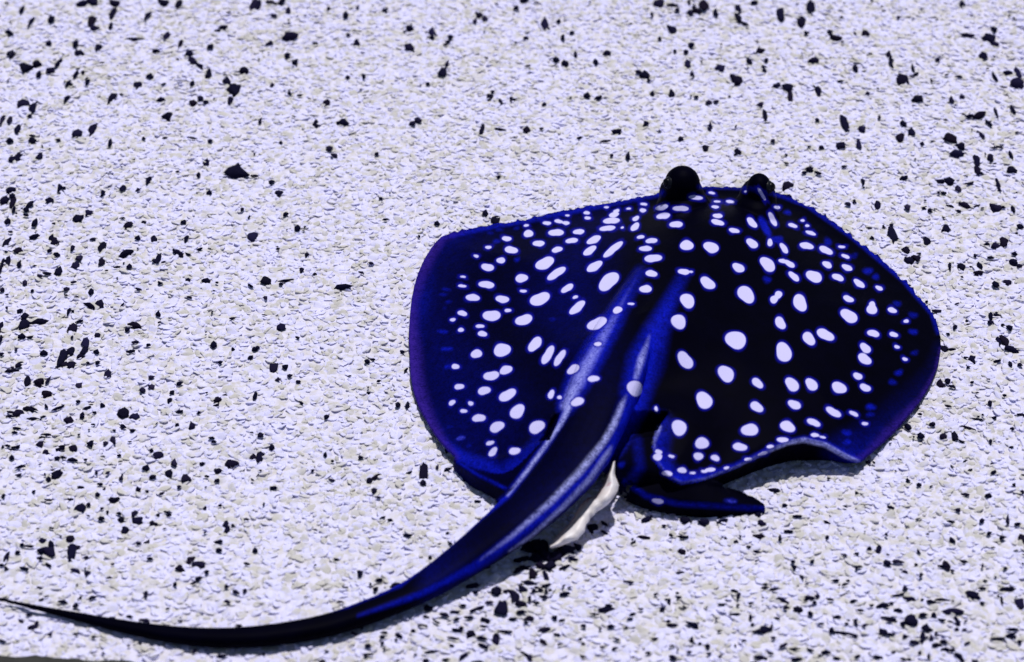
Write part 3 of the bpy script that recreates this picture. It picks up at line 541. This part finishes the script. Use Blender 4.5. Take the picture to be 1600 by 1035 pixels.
((0,775,3.98), """700,8,64,26,0 497,60,60,46,-30 548,40,26,24,0 433,17,36,16,-5 627,130,38,26,15 753,133,50,34,15 830,105,36,40,20 855,143,56,44,10 772,212,46,44,0 950,163,56,30,5 1050,112,30,24,25 982,113,22,12,0 1405,165,36,50,10 1412,205,32,50,20 1358,289,50,26,-8 1360,342,36,26,0 916,291,38,22,-8 863,302,32,16,-5 930,402,40,18,0 1185,403,40,44,30 1235,428,80,36,5 1120,456,64,36,8 1288,484,30,26,15 1230,530,42,34,-15 1203,553,36,12,-25 1090,562,24,32,-10 1410,563,34,22,25 1467,595,48,24,15 1519,586,24,30,0 1413,650,40,22,5 577,631,44,22,-5 470,680,36,30,10 258,640,34,16,-10 905,620,26,40,-20 808,753,40,18,8 1123,774,36,18,3 1485,788,36,14,3 1382,986,64,22,0 200,805,58,26,-5 228,783,26,28,0 130,775,36,16,10 311,854,26,12,0 472,857,30,16,0 262,272,44,36,-15 310,345,90,60,-10 318,300,30,50,-30 247,385,34,22,0 445,340,60,90,0 460,312,70,30,0 433,257,50,36,0 370,243,40,16,20 300,425,40,20,15 150,448,52,22,10 473,455,60,28,12 537,478,36,30,-10 35,390,28,80,18 40,450,50,20,40 12,430,30,20,0 180,312,80,14,5 137,305,24,24,0 1535,416,40,16,8 1585,325,30,30,0 630,64,22,16,0 1368,52,24,14,0 1532,139,30,12,0 870,911,22,12,0 540,380,34,20,-25"""),
((800,775,3.98), """945,182,26,14,0 825,242,80,20,5 757,276,36,18,-15 990,240,28,18,0 1062,253,66,14,3 1063,342,56,36,28 1045,472,52,16,-8 725,531,56,14,0 1190,155,64,44,0 1080,145,70,36,0 1310,150,70,30,-10 1530,125,44,30,10 1552,173,52,32,5 1535,252,70,30,3 1393,279,28,22,0 1327,257,26,16,15 1472,315,26,16,0 1523,347,40,14,10 835,130,60,28,-15 575,150,70,24,30 500,185,60,70,-10 575,215,50,18,20 325,606,62,24,-3 195,627,46,26,0 148,662,40,14,0 60,725,60,26,0 108,760,60,28,-3 90,793,32,18,0 265,760,38,26,-8 310,779,36,18,3 205,832,76,28,-12 278,863,42,20,3 190,900,60,30,35 450,813,36,24,-8 550,826,30,18,40 615,811,42,26,0 752,733,38,20,0 580,705,100,34,-5 600,690,40,24,0 976,650,24,38,-5 936,700,38,24,-20 995,795,70,24,5 972,778,26,20,20 1308,672,46,20,3 1385,595,44,20,10 1405,625,24,44,20 1120,895,24,44,0 1216,930,38,28,15 1297,990,26,18,0 998,1005,40,26,5 890,893,40,14,-8 845,977,32,12,0 1385,730,70,12,-5 1570,828,60,44,0 1575,578,50,16,0 1495,797,28,18,20 1545,1005,80,24,0 428,890,26,16,-10 440,918,26,10,0 440,995,32,12,5 85,975,90,20,25 165,570,70,24,15 215,555,60,20,-15 135,588,36,24,20 60,570,70,34,30 20,620,50,80,-10 50,670,80,40,15 110,640,24,44,0 10,770,60,20,0 325,440,70,20,-15 100,310,80,70,0 180,312,110,80,10 260,372,90,60,0 150,380,80,60,0 350,318,90,40,0 300,350,70,40,10 80,445,70,26,-10 180,430,80,44,10 150,300,90,60,-20 200,360,110,70,10 330,330,100,60,5 410,300,44,40,0 380,385,60,24,10 60,390,90,36,-10 50,450,80,30,-25 130,480,50,80,-10 110,535,90,26,5 210,490,30,60,-25 240,430,70,50,10"""),  # closing cluster is added to blacken the shade around the clasper
((1200,775,3.98), """105,55,38,26,-10 183,122,52,18,3 127,229,50,20,5 76,272,22,42,0 367,258,26,26,0 368,158,42,18,18 762,78,40,24,8 1140,161,44,20,3 1186,83,38,24,20 1330,157,44,20,-25 1490,150,20,60,15 1145,268,48,26,35 1458,262,48,30,10 1580,255,40,56,0 685,330,36,50,20 630,328,28,22,0 550,362,32,12,0 165,450,28,32,-15 740,425,44,36,20 795,408,44,26,0 825,414,40,10,8 855,475,32,20,5 1115,415,50,70,-35 1090,428,60,16,5 1150,455,36,20,40 920,428,20,14,0 1218,398,46,20,5 420,525,46,14,0 478,552,36,16,-5 495,530,26,12,0 90,650,76,22,25 38,588,56,20,0 260,635,60,24,10 310,630,30,30,0 292,668,28,28,0 190,710,60,40,-10 262,737,30,30,0 388,647,38,20,0 815,605,90,14,-10 852,570,36,26,-20 880,628,72,30,5 765,656,28,16,0 805,700,56,24,0 645,680,30,16,-5 530,655,44,14,-8 575,715,40,14,5 1020,652,56,24,8 1085,640,80,18,5 1275,605,90,44,10 1332,565,40,16,0 1490,570,90,30,-5 1568,655,44,60,0 1155,705,120,34,3 885,765,90,60,10 840,785,40,26,-20 967,727,48,30,0 1036,730,34,36,0 1085,760,50,20,10 755,752,90,20,8 400,840,36,44,-20 450,848,80,22,0 520,862,80,14,12 545,875,20,14,0 485,798,28,16,0 545,775,32,12,-5 715,840,70,40,30 760,858,60,20,0 855,868,36,26,-10 990,805,60,44,0 960,865,32,70,10 1020,870,26,36,0 1060,915,60,30,10 1115,945,60,24,10 1155,950,30,26,0 1180,770,30,70,-10 1175,820,26,20,0 1515,822,70,18,0 1523,870,56,24,-3 1440,880,100,10,0 1570,900,28,26,0 30,888,32,22,0 95,938,52,22,-15 165,958,70,16,0 262,963,44,18,10 685,990,54,22,12 425,1014,40,18,8 875,1004,30,12,0 15,985,40,14,5 785,960,28,12,-8 1240,910,36,16,-10 1455,640,18,50,10 1330,660,30,22,-10 10,825,40,24,0"""),
((500,775,3.98), """433,158,36,20,0 545,252,52,24,0 982,40,40,16,3 795,238,24,14,0 808,300,34,18,15 685,388,36,18,-30 250,490,36,44,0 102,390,34,14,5 345,585,44,22,-30 160,570,40,12,5 468,556,60,30,-10 670,695,60,36,5 850,723,56,20,5 978,700,80,30,-15 950,552,80,26,-10 965,600,36,24,0 1055,662,52,22,0 890,684,34,14,0 925,757,56,22,-5 1030,770,56,30,15 1135,700,90,90,0 1195,760,60,30,25 660,755,40,20,10 725,785,60,14,30 640,805,60,12,8 578,835,36,22,-20 490,865,44,26,15 298,932,34,26,0 210,855,40,20,10 395,850,44,14,0 850,835,60,20,10 880,825,30,26,0 935,850,50,40,25 1010,880,60,24,10 1090,880,44,60,-20 1150,845,80,12,5 1015,928,60,26,20 830,885,70,12,8 820,930,30,14,5 695,965,80,12,-3 893,990,56,26,-25 975,1022,70,20,0 1013,815,36,20,0 785,1012,50,16,0 1095,590,60,50,10 1175,590,80,30,0""")]
peb = read_list(PEB, 4.0)
peb.sort(key=lambda q: -q[2] * q[3])

def rock_mesh(seed, sub=2):
    rr = random.Random(seed)
    bm = bmesh.new(); bmesh.ops.create_icosphere(bm, subdivisions=sub, radius=1.0)
    cuts = [(Vector((rr.gauss(0, 1), rr.gauss(0, 1), rr.gauss(0, .6))).normalized(), rr.uniform(.55, .9)) for _ in range(7)]
    for v in bm.verts:
        for n_, dd_ in cuts:
            k = v.co.dot(n_) - dd_
            if k > 0: v.co -= n_ * k * .85
        v.co *= 1 + .55 * mnoise.noise(v.co * 1.5 + Vector((seed * 3.7, 0, 0))) + .2 * mnoise.noise(v.co * 3.5 + Vector((seed * 1.7, 5, 0)))
        v.co.y += (seed % 5 - 2) * .16 * v.co.x * v.co.x; v.co.y *= 1 + .35 * v.co.x * ((seed % 3) - 1)
    # normalise to unit half extents
    for ax_ in range(3):
        m = max(abs(v.co[ax_]) for v in bm.verts)
        for v in bm.verts: v.co[ax_] /= m
    me = bpy.data.meshes.new('dark_pebble'); bm.to_mesh(me); bm.free(); me.materials.append(M_dark)
    me.polygons.foreach_set('use_smooth', [True] * len(me.polygons)); return me
ROCKS = [rock_mesh(i) for i in range(14)]

def placement(q):
    """ellipse seen in the photo -> flat ellipsoid resting in the gravel"""
    x, y, w_, h_, a, _ = q
    c = unproj(x, y, .0025); s = np.linalg.norm(c - CAM) / F
    pit = math.asin((CAM[2] - c[2]) / np.linalg.norm(c - CAM))
    w_ = w_ * 1.26; h_ = h_ * 1.26
    hz = max(.0016, min(.0060, .30 * min(w_, h_ / math.sin(pit)) * s))
    hy = h_ * .5 * s
    ca, sa = math.cos(R(a)), math.sin(R(a))
    A = np.array([[w_ / 2 * ca, -h_ / 2 * sa], [w_ / 2 * sa, h_ / 2 * ca]]) * s     # image plane, y down
    A[1] *= -1 / math.sin(pit)
    u_, sg, _ = np.linalg.svd(A)
    # part of the apparent height comes from the stone's own thickness
    kk = max(.55, 1 - (hz * math.cos(pit)) ** 2 / max(hy, 1e-5) ** 2 * .5)
    sx, sy = sg[0], max(sg[1] * kk, .0009) if abs(u_[1, 0]) < .7 else sg[1]
    if abs(u_[1, 0]) >= .7: sx *= kk
    return c, math.atan2(u_[1, 0], u_[0, 0]), (sx, sy, hz)

def zone(x, y, c):
    dist = seg_dist(c[None, :2], poly, True)[0][0]
    how = 'just' if dist < .06 else ('well' if dist < .17 else 'far')
    if y > 775:
        if x < 420 and y > 925: return 'by the ray\'s tail tip'
        tl = np.interp(x, [0, 344, 500, 627, 732, 862], [938, 997, 980, 935, 872, 762])
        if x < 860 and y < tl: return 'between the ray\'s tail and left fin' if x > 300 else 'far behind the ray\'s left fin'
        return how + ' behind the ray\'s right fin' if x > 1000 else 'right behind the ray\'s tail root'
    if y < 262: return how + ' beyond the ray\'s head' if 560 < x < 1300 else ('far ahead of the ray\'s left fin' if x < 800 else 'far ahead of the ray\'s right fin')
    return how + (' past the ray\'s left fin' if x < 800 else ' past the ray\'s right fin')
NBIG = 300
for i, q in enumerate(peb[:NBIG]):
    o = link(bpy.data.objects.new('dark_pebble', ROCKS[i % len(ROCKS)]))
    c, rz, sc = placement(q)
    c[2] = hills(c[0], c[1]) + .0008 + sc[2] * .25
    o.location = c; o.rotation_euler = (random.uniform(-.12, .12), random.uniform(-.12, .12), rz + (math.pi if random.random() < .5 else 0)); o.scale = sc
    ratio = max(q[2], q[3]) / min(q[2], q[3])
    size = 'large' if i < 45 else ('middling' if i < 150 else 'small')
    shape = 'rounded' if ratio < 1.45 else ('oblong' if ratio < 2.2 else 'slender')
    zn = zone(q[0], q[1], c)
    near = sum(1 for p in peb[:NBIG] if p is not q and math.hypot(p[0] - q[0], p[1] - q[1]) < (max(p[2], p[3]) + max(q[2], q[3])) * .5 + 2)
    how = ('lying apart', 'touching another', 'wedged in a cluster')[min(near, 2)]
    if i == 0: tag(o, 'biggest black pebble, lying alone on open gravel out past the ray\'s left fin', 'pebble')
    else: tag(o, f'{size} {shape} black pebble {how} {zn}', 'pebble', f'{size} {shape} dark pebbles {how} {zn}')
# the smaller dark grit: one mass
sv, sf_ = [], []
unit = [rock_mesh(100 + i, 1) for i in range(6)]
units = [(np.array([v.co[:] for v in m.vertices]), [tuple(p.vertices) for p in m.polygons]) for m in unit]
for m in unit: bpy.data.meshes.remove(m)
def grit(c, rz, sc):
    uv, uf = units[random.randrange(6)]; ca, sa = math.cos(rz), math.sin(rz)
    p = uv * np.array(sc); p = np.stack([p[:, 0] * ca - p[:, 1] * sa, p[:, 0] * sa + p[:, 1] * ca, p[:, 2]], 1) + c
    b0 = len(sv); sv.extend(map(tuple, p)); sf_.extend(tuple(k + b0 for k in f) for f in uf)
for q in peb[NBIG:]:
    c, rz, sc = placement(q); c[2] = hills(c[0], c[1]) + .0014 + sc[2] * .5; grit(c, rz, sc)
def dens(x, y):
    k = .22 + .8 * sstep(500, 60, np.float64(x)) * (.5 + .5 * sstep(150, 500, np.float64(y))) + .7 * sstep(1150, 1500, np.float64(x)) + .5 * sstep(240, 20, np.float64(y)) + .9 * sstep(800, 980, np.float64(y)) * sstep(400, 650, np.float64(x))
    return float(k) / 1.6
cnt = 0
while cnt < 1500:
    x, y = random.uniform(-300, 1900), random.uniform(-150, 1180)
    if random.random() > dens(x, y): continue
    c = unproj(x, y, .003)
    if inside(c[None, :2], poly)[0]: continue
    s = random.lognormvariate(math.log(.0011), .35)
    c[2] = hills(c[0], c[1]) + .0024
    grit(c, random.uniform(-.5, .5) + (math.pi / 2 if random.random() < .25 else 0), (s * random.uniform(1, 2.4), s * random.uniform(.6, 1.2), s * .8)); cnt += 1
tag(mesh_obj('dark_grit', sv, sf_, M_dark), 'fine dark grit scattered through the pale gravel', 'grit', kind='stuff')
print('pebbles', len(peb), 'spots', len(spots), 'ray verts', len(co))
